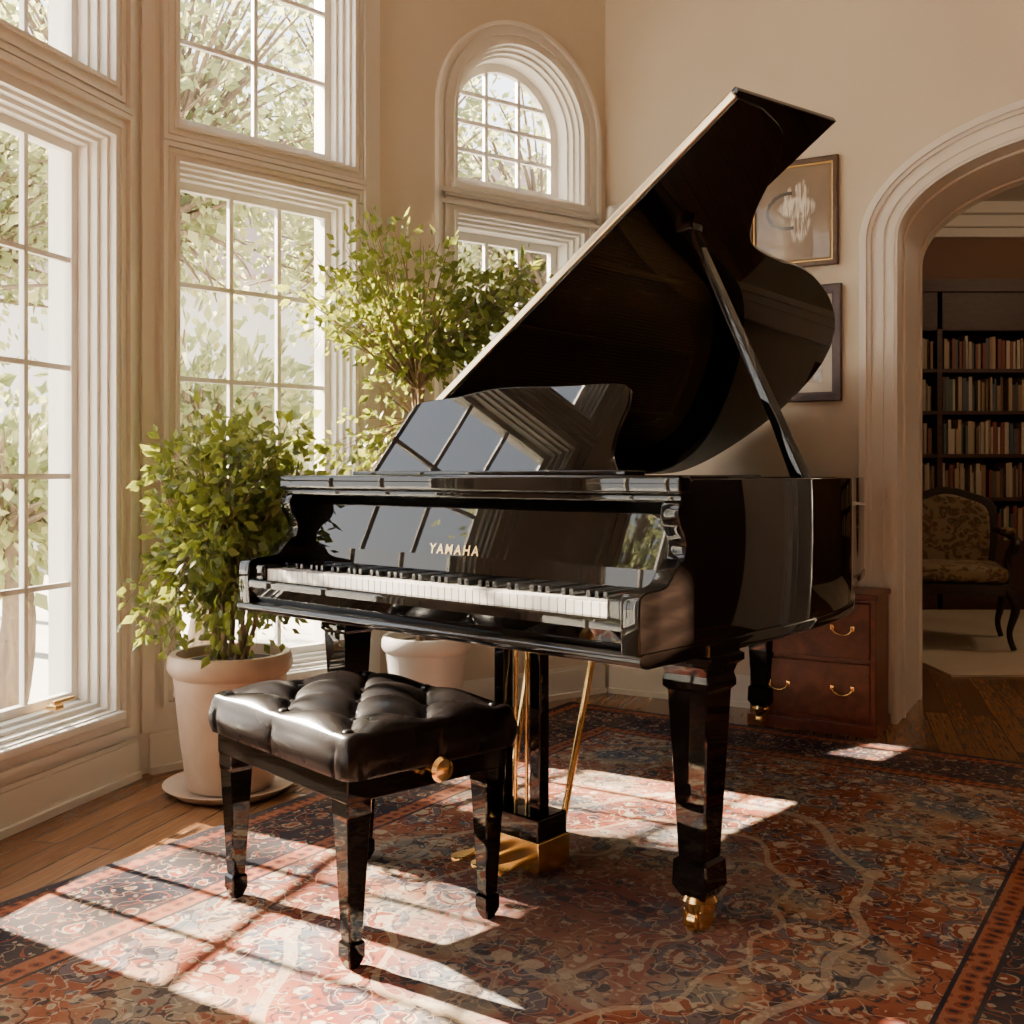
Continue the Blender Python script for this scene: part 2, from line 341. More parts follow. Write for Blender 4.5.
vg=VOR(nt,P,26,rand=.2); gcol=RAMP(nt,vg.outputs['Distance'],[(0,NAVY),(.2,RUST),(.4,SAL)],'CONSTANT')
for a,b_ in ((.03,.09),(.35,.42)): c=MIX(nt,bandmask(a,b_),c,gcol)
for e in (.03,.09,.35,.42): c=MIX(nt,bandmask(e-.005,e+.005),c,NAVY)
c=MIX(nt,bandmask(-1,.02),c,NAVY)
w1=NOISE(nt,tc,3,5); w2=NOISE(nt,MAPP(nt,tc,(60,260,1)),1.5,2)
c=MIX(nt,RAMP(nt,w1.outputs[0],[(.4,0.02),(.75,.25)]),c,TAN); c=MIX(nt,.35,c,RAMP(nt,w2.outputs[0],[(.3,(.35,.35,.35)),(.7,(1,1,1))]),'MULTIPLY')
nt.links.new(c,b.inputs['Base Color']); setb(b,Roughness=.95); b.inputs['Specular IOR Level'].default_value=.15
BUMP(nt,b,w2.outputs[0],.4,.004)
R=boxes('persian_rug',[(-hw,hw,-hh,hh,0.001,.010)],M_rug); R.matrix_world=RM; addbevel(R,.003)
M_lrug=paint('library_rug_wool',(.50,.42,.32),(.60,.52,.40),.95)
boxes('area_rug',[(2.35,5.6,5.7,8.45,.001,.012)],M_lrug)
# ---------------- piano ----------------
PA=Vector((.741,-.671,0)).normalized(); PS=Vector((PA.y*-1,PA.x,0))
PM=frame((-.824,3.23,0),PA,PS); PN=empty('grand_piano',PM); W=1.475
pbox=lambda nm,b_,mat=M_black,bev=.004: boxes(nm,[b_],mat,PN,bevel=bev)
SF=frame((0,0,0),(0,1,0),(0,0,1))
pbox('keybed',(0.005,W-.005,.022,.60,.685,.745))
plate('keyslip',[(.024,.770),(.004,.770),(-.001,.766),(-.002,.762),(-.002,.746),(.0185,.700),(.03,.70),(.03,.770)],[],.05,W-.05,M_black,PN,SF,smooth=False)
plate('keybed_moulding',catmull([(.03,.700),(.008,.700),(-.004,.694),(-.008,.684),(.0,.674),(.02,.668)],5)+[(.62,.668),(.62,.700)],[],-.004,W+.004,M_black,PN,SF)
prof=catmull([(.0,.69),(-.004,.76),(-.002,.812),(.012,.828),(.04,.832),(.075,.834),(.105,.842),(.128,.866),(.150,.884),(.168,.892),(.176,.915),(.168,.945),(.152,.968),(.146,.995),(.155,1.018),(.175,1.034)],5)
prof=prof+[(.178,1.07),(.212,1.07),(.212,.69)]
for nm,a0,a1 in (('arm_left',0,.05),('arm_right',W-.05,W)):
    plate(nm,prof,[],a0,a1,M_black,PN,SF,bevel=.004)
for nm,a0,a1 in (('key_block_left',.05,.1),('key_block_right',W-.1,W-.05)): pbox(nm,(a0,a1,.012,.20,.74,.812),bev=.006)
rim=[(W,.205)]+catmull([(W,.35),(W,.50),(1.473,.68),(1.460,.86),(1.430,1.05),(1.375,1.24),(1.29,1.44),(1.17,1.68),(1.06,1.95),(.98,2.2),(.88,2.42),(.68,2.56),(.42,2.6),(.18,2.54),(.05,2.38),(0,2.15),(0,1.6),(0,1.0),(0,.4)],8)+[(0,.205)]
def offs(P,d):
    out=[]
    for i,p in enumerate(P):
        a=Vector(P[max(0,i-1)]);b_=Vector(P[min(len(P)-1,i+1)]); t=(b_-a).normalized(); n=Vector((-t.y,t.x)); out.append((p[0]+n.x*d,p[1]+n.y*d))
    return out
inn=offs(rim,.05); poly=rim+inn[::-1]
plate('rim',poly,[],.69,1.072,M_black,PN,bevel=.003)
rimb=rim[3:-3]
plate('rim_base_moulding',offs(rimb,-.005)+offs(rimb,.055)[::-1],[],.670,.698,M_black,PN,bevel=.005)
rim2=[p for p in rim if p[1]>.56]
inn2=offs(rim2,.051)
plate('soundboard',inn2,[],.90,.91,M_spruce,PN,smooth=False)
i3=offs(rim2,.07); i4=offs(rim2,.19); plate('inner_rim',i3+i4[::-1],[],.93,.95,M_gold,PN)
boxes('plate_struts',[(x-.012,x+.012,.6,yy,.95,.985) for x,yy in ((.25,2.35),(.55,2.35),(.85,2.1),(1.12,1.5))]+[(.06,W-.06,.60,.74,.94,.97)],M_gold,PN,bevel=.004)
L=[]
for i in range(90):
    x=.1+i*.0142; ye=min(2.3,2.35 if x<.8 else 2.35-(x-.8)*1.75); L.append((x,x+.002,.66,ye,.988,.990))
boxes('strings',L,M_steel,PN)
boxes('tuning_pins',[(x*.0142+.1,x*.0142+.105,.64+.025*(x%3),.645+.025*(x%3),.97,1.0) for x in range(90)],M_steel,PN)
boxes('under_beams',[(.2,.28,.6,2.2,.70,.80),(.65,.73,.6,2.3,.70,.80),(1.1,1.18,.6,1.5,.70,.80)],M_satin,PN)
plate('bottom_board',inn2,[],.80,.81,M_satin,PN,smooth=False)
pbox('front_lid_panel',(.048,W-.048,.17,.60,1.040,1.080),bev=.004)
pbox('front_lid_lip',(-.006,W+.006,.145,.19,1.036,1.080),bev=.009)
pbox('front_lid_moulding',(.0,W,.16,.20,1.018,1.038),bev=.006)
fp=[(.20,.79),(.205,.86),(.235,.99),(.27,1.03),(.30,1.03),(.30,.79)]
plate('fallboard',fp,[],.052,W-.052,M_black,PN,SF,smooth=False)
pbox('felt_strip',(.10,W-.10,.188,.2,.79,.803),M_felt,0)
L=[];Kx0=.102;pt=(W-.204)/52
for i in range(52): L.append((Kx0+i*pt+.0008,Kx0+(i+1)*pt-.0008,.027,.195,.75,.800))
boxes('white_keys',L,M_ivory,PN,bevel=.0012)
L=[]
for i in range(51):
    if (i%7) in (0,2,3,5,6):
        x=Kx0+(i+1)*pt; L.append((x-.0062,x+.0062,.078,.195,.80,.817))
boxes('black_keys',L,M_ebony,PN,bevel=.002)
def text(body,size,M,mat,parent,nm):
    cu=bpy.data.curves.new(nm,'FONT'); cu.body=body; cu.size=size; cu.extrude=.0006; cu.align_x='CENTER'; cu.space_character=1.35; cu.offset=.0004
    tmp=bpy.data.objects.new('tmp',cu); COL.objects.link(tmp); dg=bpy.context.evaluated_depsgraph_get()
    me=bpy.data.meshes.new_from_object(tmp.evaluated_get(dg)); bpy.data.objects.remove(tmp); me.transform(M); me.materials.clear(); me.materials.append(mat)
    return link(bpy.data.objects.new(nm,me),parent)
text('YAMAHA',.038,frame((.71,.2045,.864),(1,0,0),(0,.225,.974)),M_brass,PN,'logo_lettering')
tilt=math.radians(20)
DF=frame((0,.30,1.082),(1,0,0),(0,math.sin(tilt),math.cos(tilt)))
desk=catmull([(.255,0),(.285,.05),(.33,.14),(.365,.205),(.40,.228),(.47,.236),(.54,.238),(.60,.246),(.68,.256),(.76,.258),(.84,.256),(.92,.252),(1.0,.250),(1.08,.250),(1.15,.245),(1.178,.228),(1.182,.18),(1.168,.12),(1.165,.06),(1.185,.02),(1.20,0)],5)
plate('music_desk',desk,[],-.008,.008,M_black,PN,DF,bevel=.003)
pbox('music_shelf',(.22,1.25,.255,.34,1.078,1.092),bev=.004)
boxes('desk_struts',[(.4,.42,.36,.38,1.08,1.20),(1.0,1.02,.36,.38,1.08,1.20)],M_satin,PN)
th=math.radians(34.0); LF=frame((0,.53,1.082),(math.cos(th),0,math.sin(th)),(0,1,0))
lid=[(0,0),(1.69,0)]+catmull([(1.695,.12),(1.66,.28),(1.55,.40),(1.41,.50),(1.31,.62),(1.275,.80),(1.27,.98),(1.25,1.15),(1.17,1.42),(1.03,1.70),(.80,1.93),(.48,2.04),(.2,2.0),(.04,1.88),(0,1.7)],7)
plate('lid',lid,[],0,.018,M_black,PN,LF,bevel=.003)
plate('lid_front_flap',[(.03,.004),(1.70,.004),(1.75,.47),(.03,.47)],[],.019,.037,M_black,PN,LF,bevel=.003)
boxes('lid_hinge_strip',[(.01,1.69,-.010,.002,.004,.027)],M_brass2,PN,LF,bevel=.004)
def stick(nm,a,b_,w0,w1,mat):
    a=Vector(a);b_=Vector(b_); d=(b_-a); X=d.normalized(); S=Vector((0,1,0)); S=(S-X*S.dot(X)).normalized(); T=X.cross(S)
    vs=[]
    for p,w in ((a,w0),(b_,w1)):
        for (i,j) in ((1,1),(-1,1),(-1,-1),(1,-1)): vs.append(p+S*w*i+T*w*.55*j)
    fs=[(0,1,2,3),(7,6,5,4),(0,4,5,1),(1,5,6,2),(2,6,7,3),(3,7,4,0)]
    o=mesh(nm,vs,fs,mat,PN); addbevel(o,.003); return o
ptop=LF@Vector((1.307,.265,-.012)); pb=Vector((W-.03,.80,1.06))
stick('prop_stick',pb,ptop,.024,.016,M_black)
mid=pb.lerp(ptop,.45); stick('prop_stick_inner',pb+Vector((-.03,.01,0)),mid,.012,.010,M_black)
sc=LF@Vector((1.307,.265,0)); boxes('prop_socket',[(sc.x-.03,sc.x+.03,sc.y-.03,sc.y+.03,sc.z-.03,sc.z-.004)],M_black,PN,bevel=.006)
def leg(nm,a,s,caster=True):
    sqloft(nm,[(.070,.69),(.070,.665),(.078,.66),(.078,.645),(.066,.635),(.060,.615),(.064,.60),(.064,.585),(.055,.575),(.037,.185),(.036,.18),(.046,.172),(.048,.115),(.040,.10),(.030,.085)],(a,s),M_black,PN,.004)
    lathe(nm+'_ferrule',[(.022,.097),(.038,.092),(.044,.080),(.040,.066),(.036,.055),(.02,.05)],(a,s,0),M_brass,PN,24)
    lathe(nm+'_caster_wheel',[(.0,-.014),(.024,-.014),(.030,-.010),(.030,.010),(.024,.014),(0,.014)],(0,0,0),M_brass,PN,28,M=frame((a,s-.01,.031),(0,1,0),(0,0,1)))
    boxes(nm+'_caster_fork',[(a-.026,a-.016,s-.032,s+.022,.016,.062),(a+.016,a+.026,s-.032,s+.022,.016,.062),(a-.026,a+.026,s-.028,s+.022,.052,.062)],M_brass,PN,bevel=.004)
leg('leg_right',W-.06,.325); leg('leg_left',.07,.36); leg('leg_tail',.5,2.28)
pbox('tail_leg_mount',(.40,.60,2.15,2.42,.66,.80),M_satin)
lx=.82;ls=.36
boxes('lyre_posts',[(lx-.085,lx-.047,ls-.02,ls+.02,.15,.69),(lx+.047,lx+.085,ls-.02,ls+.02,.15,.69)],M_black,PN,bevel=.004)
pbox('lyre_top_block',(lx-.12,lx+.12,ls-.05,ls+.05,.645,.69)); pbox('lyre_box',(lx-.115,lx+.115,ls-.06,ls+.06,.10,.165),bev=.006)
boxes('lyre_brass_plate',[(lx-.12,lx+.12,ls-.065,ls+.065,.02,.105)],M_brass,PN,bevel=.004)
tubes('lyre_rods',[[((lx-.02,ls,.15),.005),((lx-.02,ls,.66),.005)],[((lx+.02,ls,.15),.005),((lx+.02,ls,.66),.005)]],M_brass,PN)
tubes('lyre_braces',[[((lx-.1,ls+.05,.10),.010),((lx-.13,ls+.22,.70),.009)],[((lx+.1,ls+.05,.10),.010),((lx+.11,ls+.22,.70),.009)]],M_brass,PN)
for i,dx in enumerate((-.075,0,.075)):
    cx=lx+dx; pp=catmull([(cx-.009,ls-.05),(cx-.010,ls-.10),(cx-.02,ls-.14),(cx-.022,ls-.175),(cx,ls-.195),(cx+.022,ls-.175),(cx+.02,ls-.14),(cx+.010,ls-.10),(cx+.009,ls-.05)],4)
    plate('pedal_%d'%(i+1),pp,[],.045,.057,M_brass,PN,bevel=.003)
# ---------------- bench ----------------
bx=Vector((.67,-.74,0)).normalized(); by=Vector((-bx.y,bx.x,0)); BN=empty('piano_bench',frame((-.380,2.645,0),bx,by))
hx,hy=.262,.195
for i,(sx,sy) in enumerate(((1,1),(1,-1),(-1,1),(-1,-1))):
    c=(sx*(hx-.0),sy*(hy-.0))
    sqloft('leg_%d'%(i+1),[(.032,.41),(.032,.345),(.030,.335),(.018,.075),(.017,.07),(.022,.064),(.022,.035),(.013,.012)],c,M_black,BN,.003)
    lathe('leg_glide_%d'%(i+1),[(.0,.010),(.014,.010),(.012,.022),(.012,.036)],(c[0],c[1],0),M_satin,BN,16)
boxes('apron',[(-hx-.034,hx+.034,-hy-.034,hy+.034,.375,.435)],M_black,BN,bevel=.004)
SX,SY=.325,.245; ztop=.54; zb=.430; nx,ny=116,90; r=.04
BXs,BYs=.135,.105
def seatz(x,y):
    Pq=(x/BXs+y/BYs)/2; Qq=(x/BXs-y/BYs)/2
    a=abs(math.sin(math.pi*Pq))*abs(math.sin(math.pi*Qq)); pil=a**.40
    d=min(SX-abs(x),SY-abs(y)); e=1.0 if d>.055 else max(0,d/.055)
    e=math.sqrt(max(0,1-(1-e)**2))
    inner=min(1,max(0,(d-.01)/.06))
    crown=.014*(1-(x/SX)**2)*(1-(y/SY)**2)
    return ztop-r+ (r)*e + crown - .044*(1-pil)*inner
vs=[];fs=[];idx={}
def rc2(x,y):
    rr=.035; dx=abs(x)-(SX-rr); dy=abs(y)-(SY-rr)
    if dx>0 and dy>0:
        m=max(dx,dy); l=math.hypot(dx,dy); k=m/l; return (math.copysign(SX-rr+dx*k,x),math.copysign(SY-rr+dy*k,y))
    return x,y
for j in range(ny+1):
    for i in range(nx+1):
        x=-SX+2*SX*i/nx; y=-SY+2*SY*j/ny; X,Y=rc2(x,y); idx[i,j]=len(vs); vs.append((X,Y,seatz(x,y)))
for j in range(ny):
    for i in range(nx): fs.append((idx[i,j],idx[i+1,j],idx[i+1,j+1],idx[i,j+1]))
per=[(i,0) for i in range(nx)]+[(nx,j) for j in range(ny)]+[(i,ny) for i in range(nx,0,-1)]+[(0,j) for j in range(ny,0,-1)]
prev=[idx[p] for p in per]; rows=8
for rr_ in range(1,rows+1):
    f=rr_/rows; cur=[]
    for p in per:
        x,y,z=vs[idx[p]]; q=.012*math.sin(math.pi*min(1,f*1.02))
        x0=-SX+2*SX*p[0]/nx; y0=-SY+2*SY*p[1]/ny
        w=x0/BXs if p[1] in (0,ny) else y0/BYs
        pleat=(abs(math.sin(math.pi*(w/2))) )**.3; q=q*pleat-.004*(1-pleat)
        n=Vector((x/SX if abs(x)>SX-.036 else 0,y/SY if abs(y)>SY-.036 else 0)); n=n.normalized() if n.length else n
        cur.append(len(vs)); vs.append((x+n.x*q,y+n.y*q,z+(zb-z)*f))
    for k_ in range(len(per)):
        k2=(k_+1)%len(per); fs.append((prev[k2],prev[k_],cur[k_],cur[k2]))
    prev=cur
fs.append(tuple(prev[::-1]))
mesh('tufted_cushion',vs,fs,M_leather,BN,True,75)
for m_ in range(-3,4):
    for n_ in range(-3,4):
        if (m_+n_)%2==0:
            x,y=m_*BXs,n_*BYs
            if abs(x)<SX-.05 and abs(y)<SY-.03:
                lathe('button_%d_%d'%(m_+3,n_+3),[(0.001,.008),(.009,.007),(.013,.003),(.014,-.003),(.001,-.004)][::-1],(x,y,seatz(x,y)+.002),M_leather,BN,14)
lathe('height_knob',[(.001,.0),(.014,.0),(.010,.012),(.010,.020),(.024,.026),(.030,.036),(.024,.046),(.012,.050),(.001,.051)],(0,0,0),M_brass,BN,28,M=frame((hx+.034,0.0,.418),(0,1,0),(0,0,1)))
# ---------------- plants ----------------
def inside(p,m=.05):
    for F in (F1,F2,F3):
        q=F.inverted()@Vector(p)
        if q.z<m: return False
    return p[2]>.02
def leaves(name,C,D,S,mat,parent,wr=.30,droop=.3):
    n=len(C); C=np.array(C);D=np.array(D);S=np.array(S)[:,None]
    D[:,2]-=droop; D/=np.linalg.norm(D,axis=1)[:,None]+1e-9
    Rn=rng.normal(size=(n,3)); Rn[:,2]*=.4; X=np.cross(D,Rn); X/=np.linalg.norm(X,axis=1)[:,None]+1e-9; Nn=np.cross(X,D)
    b0=C; t=C+D*S; m=C+D*S*.5-Nn*S*.06; l=C+D*S*.42+X*S*wr+Nn*S*.05; r_=C+D*S*.42-X*S*wr+Nn*S*.05
    V=np.stack([b0,r_,t,l,m],1).reshape(-1,3); me=bpy.data.meshes.new(name)
    me.vertices.add(len(V)); me.vertices.foreach_set('co',V.ravel())
    f=np.array([[0,1,2,4],[0,4,2,3]]); F_=(f[None]+5*np.arange(n)[:,None,None]).reshape(-1)
    me.loops.add(len(F_)); me.loops.foreach_set('vertex_index',F_.astype(np.int32)); me.polygons.add(2*n)
    me.polygons.foreach_set('loop_start',np.arange(2*n,dtype=np.int32)*4)
    try: me.polygons.foreach_set('loop_total',np.full(2*n,4,dtype=np.int32))
    except Exception: pass
    me.update(calc_edges=True); me.validate(); me.materials.append(mat)
    return link(bpy.data.objects.new(name,me),parent)
def crown(base,center,rad,nb,nl,ls,paths,C,D,S,r0=.006,shell=.35,clip=True,spread=.05,trail=0):
    base=Vector(base);center=Vector(center)
    for _ in range(nb):
        for _t in range(30):
            v=Vector(rng.normal(size=3)); v.normalize(); v*= (shell+(1-shell)*random.random())**.6
            e=center+Vector((v.x*rad[0],v.y*rad[1],v.z*rad[2]))
            if not clip or inside(e,.08): break
        else: continue
        midp=base.lerp(e,.5)+Vector((0,0,.12*rad[2]))+Vector(rng.normal(size=3))*rad[0]*.08
        if trail: midp=midp+Vector((0,0,trail)); 
        pts=[]
        for k_ in range(9):
            t=k_/8; p=base*(1-t)**2+midp*2*t*(1-t)+e*t*t
            if clip and not inside(p,.06): p=p.lerp(center,.1)
            pts.append(p)
        paths.append([(p,r0*(1-.85*i/8)) for i,p in enumerate(pts)])
        for _l in range(nl):
            t=1-random.random()**1.3*.7; f=t*8; i=min(7,int(f)); p=pts[i].lerp(pts[i+1],f-i)
            o=Vector(rng.normal(size=3))*spread
            if o.length>2.0*spread: o*=.5
            q=p+o
            if clip and not inside(q,.085): continue
            d=(o.normalized()+ (pts[-1]-pts[-3]).normalized()*.5)
            C.append(tuple(q)); D.append(tuple(d)); S.append(ls*random.uniform(.6,1.25))
def pot(nm,x,y,R,z1,mat,parent,saucer=True):
    lathe(nm,[(.0,.02),(R*.70,.02),(R*.74,.04),(R*.84,z1*.4),(R*.94,z1*.8),(R*.95,z1*.84),(R*1.0,z1*.86),(R*1.05,z1*.90),(R*1.04,z1*.97),(R*1.0,z1),(R*.90,z1),(R*.88,z1*.93),(.0,z1*.92)],(x,y,0),mat,parent,48)
    lathe('soil',[(.0,z1*.925),(R*.87,z1*.925),(R*.6,z1*.945),(0.001,z1*.95)],(x,y,0),M_soil,parent,32)
    if saucer: lathe('saucer',[(.0,.001),(R*.9,.001),(R*1.1,.03),(R*1.12,.034),(R*1.05,.034),(R*.85,.015),(0,.015)],(x,y,0),mat,parent,48)
    else: lathe('pot_foot',[(.0,.001),(R*.62,.001),(R*.66,.022),(0,.022)],(x,y,0),mat,parent,48)
E=empty('potted_ficus'); px,py=-.965,3.655; pot('pot',px,py,.20,.475,M_terra,E)
paths=[];C=[];D=[];S=[]
for a in range(7):
    an=a*.9; st=(px+.04*math.cos(an),py+.04*math.sin(an),.43); top=(px+.10*math.cos(an),py+.10*math.sin(an),.68+.08*(a%3))
    paths.append([(Vector(st),.011),(Vector(st).lerp(Vector(top),.5)+Vector((.01,0,0)),.009),(Vector(top),.007)])
    crown(top,(px+.01,py-.02,.99),(.36,.34,.36),12,30,.049,paths,C,D,S,.005,.35,spread=.034)
crown((px,py,.85),(px-.02,py-.12,.68),(.36,.26,.24),38,30,.045,paths,C,D,S,.004,.55,spread=.026,trail=.14)
crown((px,py,.75),(px+.10,py-.16,.58),(.20,.16,.12),12,24,.042,paths,C,D,S,.003,.5,spread=.022,trail=.12)
crown((px,py,.9),(px+.20,py+.02,1.12),(.24,.2,.22),16,26,.047,paths,C,D,S,.004,.4,spread=.032)
tubes('branches',paths,M_bark,E,1); leaves('foliage',C,D,S,M_leaf,E,.30,.5)
E=empty('potted_ficus.001'); px,py=-.355,4.40; pot('pot',px,py,.175,.42,M_white,E,False)
paths=[];C=[];D=[];S=[]
tp=Vector((-.37,4.20,1.42))
for a in range(3):
    an=a*2.1; paths.append([(Vector((px+.025*math.cos(an+t*2.5),py+.025*math.sin(an+t*2.5),.38)).lerp(tp+Vector((.02*math.cos(an),.02*math.sin(an),0)),t)+Vector((.015*math.sin(6*t+an),.015*math.cos(6*t+an),0)),.014-.004*t) for t in [i/10 for i in range(11)]])
crown(tp,(-.42,4.08,1.80),(.47,.38,.25),50,30,.048,paths,C,D,S,.007,.4,spread=.038)
crown(tp,(-.48,4.12,2.00),(.18,.16,.15),9,22,.046,paths,C,D,S,.006,.3,spread=.04)
crown(tp,(.00,4.16,1.80),(.20,.24,.16),24,30,.048,paths,C,D,S,.006,.3,spread=.04)
crown((-.38,4.18,1.3),(-.60,4.02,1.20),(.18,.16,.14),10,18,.044,paths,C,D,S,.004,.3,spread=.04)
crown((-.38,4.2,1.3),(-.50,4.10,1.42),(.22,.18,.14),5,12,.044,paths,C,D,S,.004,.3,spread=.04)
tubes('branches',paths,M_bark,E,1); leaves('foliage',C,D,S,M_leaf,E,.28,.4)
# ---------------- chest ----------------
CH=empty('chest_of_drawers',F4)
cx0,cx1,cz0,cz1,chh=.84,1.365,.055,.34,.59
boxes('carcass',[(cx0,cx1,.03,chh-.02,cz0,cz1)],M_mahog,CH,bevel=.004)
boxes('top',[(cx0-.012,cx1+.012,chh-.022,chh,cz0-.0,cz1+.018)],M_mahog,CH,bevel=.005)
boxes('plinth',[(cx0-.01,cx1+.01,0.001,.05,cz0,cz1+.012)],M_mahog,CH,bevel=.005)
boxes('drawer_fronts',[(cx0+.02,cx1-.02,.07+i*.25,.07+i*.25+.232,cz1,cz1+.012) for i in range(2)],M_mahog,CH,bevel=.005)
for i in range(2):
    for xx in (cx0+.13,cx1-.13):
        yy=.07+i*.25+.115
        tubes('handle_%d'%i,[[((xx+.04*math.cos(t),yy+.012-.028*math.sin(t),cz1+.024),.004) for t in [math.pi*j/10 for j in range(11)]]],M_brass,CH,2)
        boxes('backplate_%d'%i,[(xx-.05,xx-.032,yy,yy+.024,cz1+.011,cz1+.02),(xx+.032,xx+.05,yy,yy+.024,cz1+.011,cz1+.02)],M_brass,CH,bevel=.003)
# ---------------- pictures ----------------
M_frame1=wood('frame_bronze',(.05,.025,.013),(.10,.05,.027),(8,8,8),.3); M_frame2=wood('frame_rosewood',(.035,.015,.018),(.06,.025,.03),(8,8,8),.3)
M_art1,nt,b=newmat('vase_still_life_art'); tc=TC(nt); sx_=nt.nodes.new('ShaderNodeSeparateXYZ'); nt.links.new(tc,sx_.inputs[0])
X_=MA(nt,'SUBTRACT',sx_.outputs[0],.96); Y_=MA(nt,'SUBTRACT',sx_.outputs[1],2.265)
nd=NOISE(nt,tc,22,3); X_=MA(nt,'ADD',X_,MA(nt,'MULTIPLY',MA(nt,'SUBTRACT',nd.outputs[0],.5),.05))
def ell(cx,cy,a,b2): return MA(nt,'SQRT',MA(nt,'ADD',MA(nt,'POWER',MA(nt,'DIVIDE',MA(nt,'SUBTRACT',X_,cx),a),2),MA(nt,'POWER',MA(nt,'DIVIDE',MA(nt,'SUBTRACT',Y_,cy),b2),2)))
st=NOISE(nt,MAPP(nt,tc,(70,8,1)),1.0,6,1.4)
c=MIX(nt,NOISE(nt,tc,5,5).outputs[0],(.12,.075,.045),(.30,.21,.13))
for (cx,cy,a,b2,lo) in ((0,.03,.085,.055,.36),(.005,-.05,.055,.085,.40),(.02,.10,.03,.06,.42),(-.04,.08,.02,.05,.44)):
    c=MIX(nt,MA(nt,'MULTIPLY',RAMP(nt,ell(cx,cy,a,b2),[(.75,1),(1.1,0)]),RAMP(nt,st.outputs[0],[(lo,0.0),(lo+.2,1)])),c,(.78,.72,.62))
r2=ell(-.04,.02,.095,.08); c=MIX(nt,MA(nt,'MULTIPLY',MA(nt,'LESS_THAN',MA(nt,'ABSOLUTE',MA(nt,'SUBTRACT',r2,1)),.10),MA(nt,'LESS_THAN',X_,-.02)),c,(.03,.02,.015))
nt.links.new(c,b.inputs['Base Color']); setb(b,Roughness=.3,Coat_Weight=.5)
M_art2,nt,b=newmat('engraving_art'); tc=TC(nt); n=NOISE(nt,MAPP(nt,tc,(12,12,1)),1.0,6,1.2); nt.links.new(RAMP(nt,n.outputs[0],[(.35,(.10,.08,.07)),(.5,(.30,.26,.22)),(.65,(.50,.45,.39))]),b.inputs['Base Color']); setb(b,Roughness=.3,Coat_Weight=.5)
M_mat1=simple('mount_board_tan',(.22,.15,.09),.6); M_mat2=simple('mount_board_grey',(.56,.51,.45),.5)
def pic(x0,x1,y0,y1,fm,mm,art,fw,mw,two=False):
    E=empty('framed_picture',F4)
    plate('frame',rect(x0,x1,y0,y1),[rect(x0+fw,x1-fw,y0+fw,y1-fw)],.002,.03,fm,E,bevel=.006)
    plate('frame_lip',rect(x0+fw*.8,x1-fw*.8,y0+fw*.8,y1-fw*.8),[rect(x0+fw+.005,x1-fw-.005,y0+fw+.005,y1-fw-.005)],.006,.02,fm if two else M_gold,E)
    boxes('mount',[(x0+fw*.9,x1-fw*.9,y0+fw*.9,y1-fw*.9,.003,.009)],mm,E)
    boxes('artwork',[(x0+fw+mw,x1-fw-mw,y0+fw+mw,y1-fw-mw,.009,.011)],art,E)
pic(.735,1.145,2.02,2.51,M_frame1,M_mat1,M_art1,.024,.015); pic(.80,1.16,1.41,1.935,M_frame2,M_mat2,M_art2,.038,.05,True)
E=empty('wall_sconce',F4); boxes('backplate',[(.04,.10,2.25,2.42,.001,.015)],M_trim,E,bevel=.004); lathe('shade',[(.02,0),(.034,.02),(.036,.12),(.028,.13),(.02,.13)],(0,0,0),M_trim,E,20,M=Matrix.Translation((.07,2.27,.052))@Matrix.Rotation(math.radians(-90),4,'X'))
# ---------------- armchair ----------------
AC=empty('armchair',Matrix.Translation((2.82,6.85,0))@Matrix.Rotation(math.radians(-18),4,'Z')@Matrix.Diagonal((1.10,1.10,1.0,1)))
M_uph,nt,b=newmat('tapestry_upholstery'); nd=NOISE(nt,TC(nt),7,2); tcu=MIX(nt,.25,TC(nt),nd.outputs[1]); v=VOR(nt,tcu,26); nt.links.new(RAMP(nt,v.outputs['Distance'],[(0,(.34,.27,.13)),(.25,(.07,.075,.04)),(.42,(.20,.10,.05)),(.6,(.30,.23,.13))]),b.inputs['Base Color']); setb(b,Roughness=.9)
boxes('seat_rail',[(-.30,.30,-.28,.28,.34,.41)],M_dark,AC,bevel=.01)
boxes('seat_cushion',[(-.28,.28,-.27,.25,.41,.52)],M_uph,AC,bevel=.045)
bk=catmull([(-.26,.40),(-.29,.7),(-.27,.90),(-.15,.97),(0,1.01),(.15,.97),(.27,.90),(.29,.7),(.26,.40)],6)
BF=frame((0,.25,0),(1,0,0),(0,math.sin(.15),math.cos(.15)))
plate('back_frame',bk,[],-.03,.02,M_dark,AC,BF,bevel=.01)
bk2=[(x*.84,.42+(z-.40)*.88) for x,z in bk]; plate('back_upholstery',bk2,[],-.02,.06,M_uph,AC,BF,bevel=.02)
P_=[]
for sx in (-1,1):
    P_.append([(Vector(p),.022) for p in catmull([(sx*.28,.30,.72),(sx*.31,.1,.70),(sx*.33,-.12,.68),(sx*.32,-.22,.65),(sx*.31,-.20,.60)],5)])
    P_.append([(Vector(p),.02) for p in catmull([(sx*.32,-.14,.66),(sx*.29,-.10,.56),(sx*.29,-.16,.40)],5)])
    for y in (-.25,.25):
        q=catmull([(sx*.27,y,.38),(sx*.31,y*1.12,.28),(sx*.28,y*1.04,.12),(sx*.30,y*1.15,.02)],5); P_.append([(Vector(p),.034-.018*min(1,i/10)) for i,p in enumerate(q)])
tubes('arms_and_legs',P_,M_dark,AC,3)
for sx in (-1,1): boxes('arm_pad',[(sx*.31-.03,sx*.31+.03,-.08,.16,.70,.745)],M_uph,AC,bevel=.018)
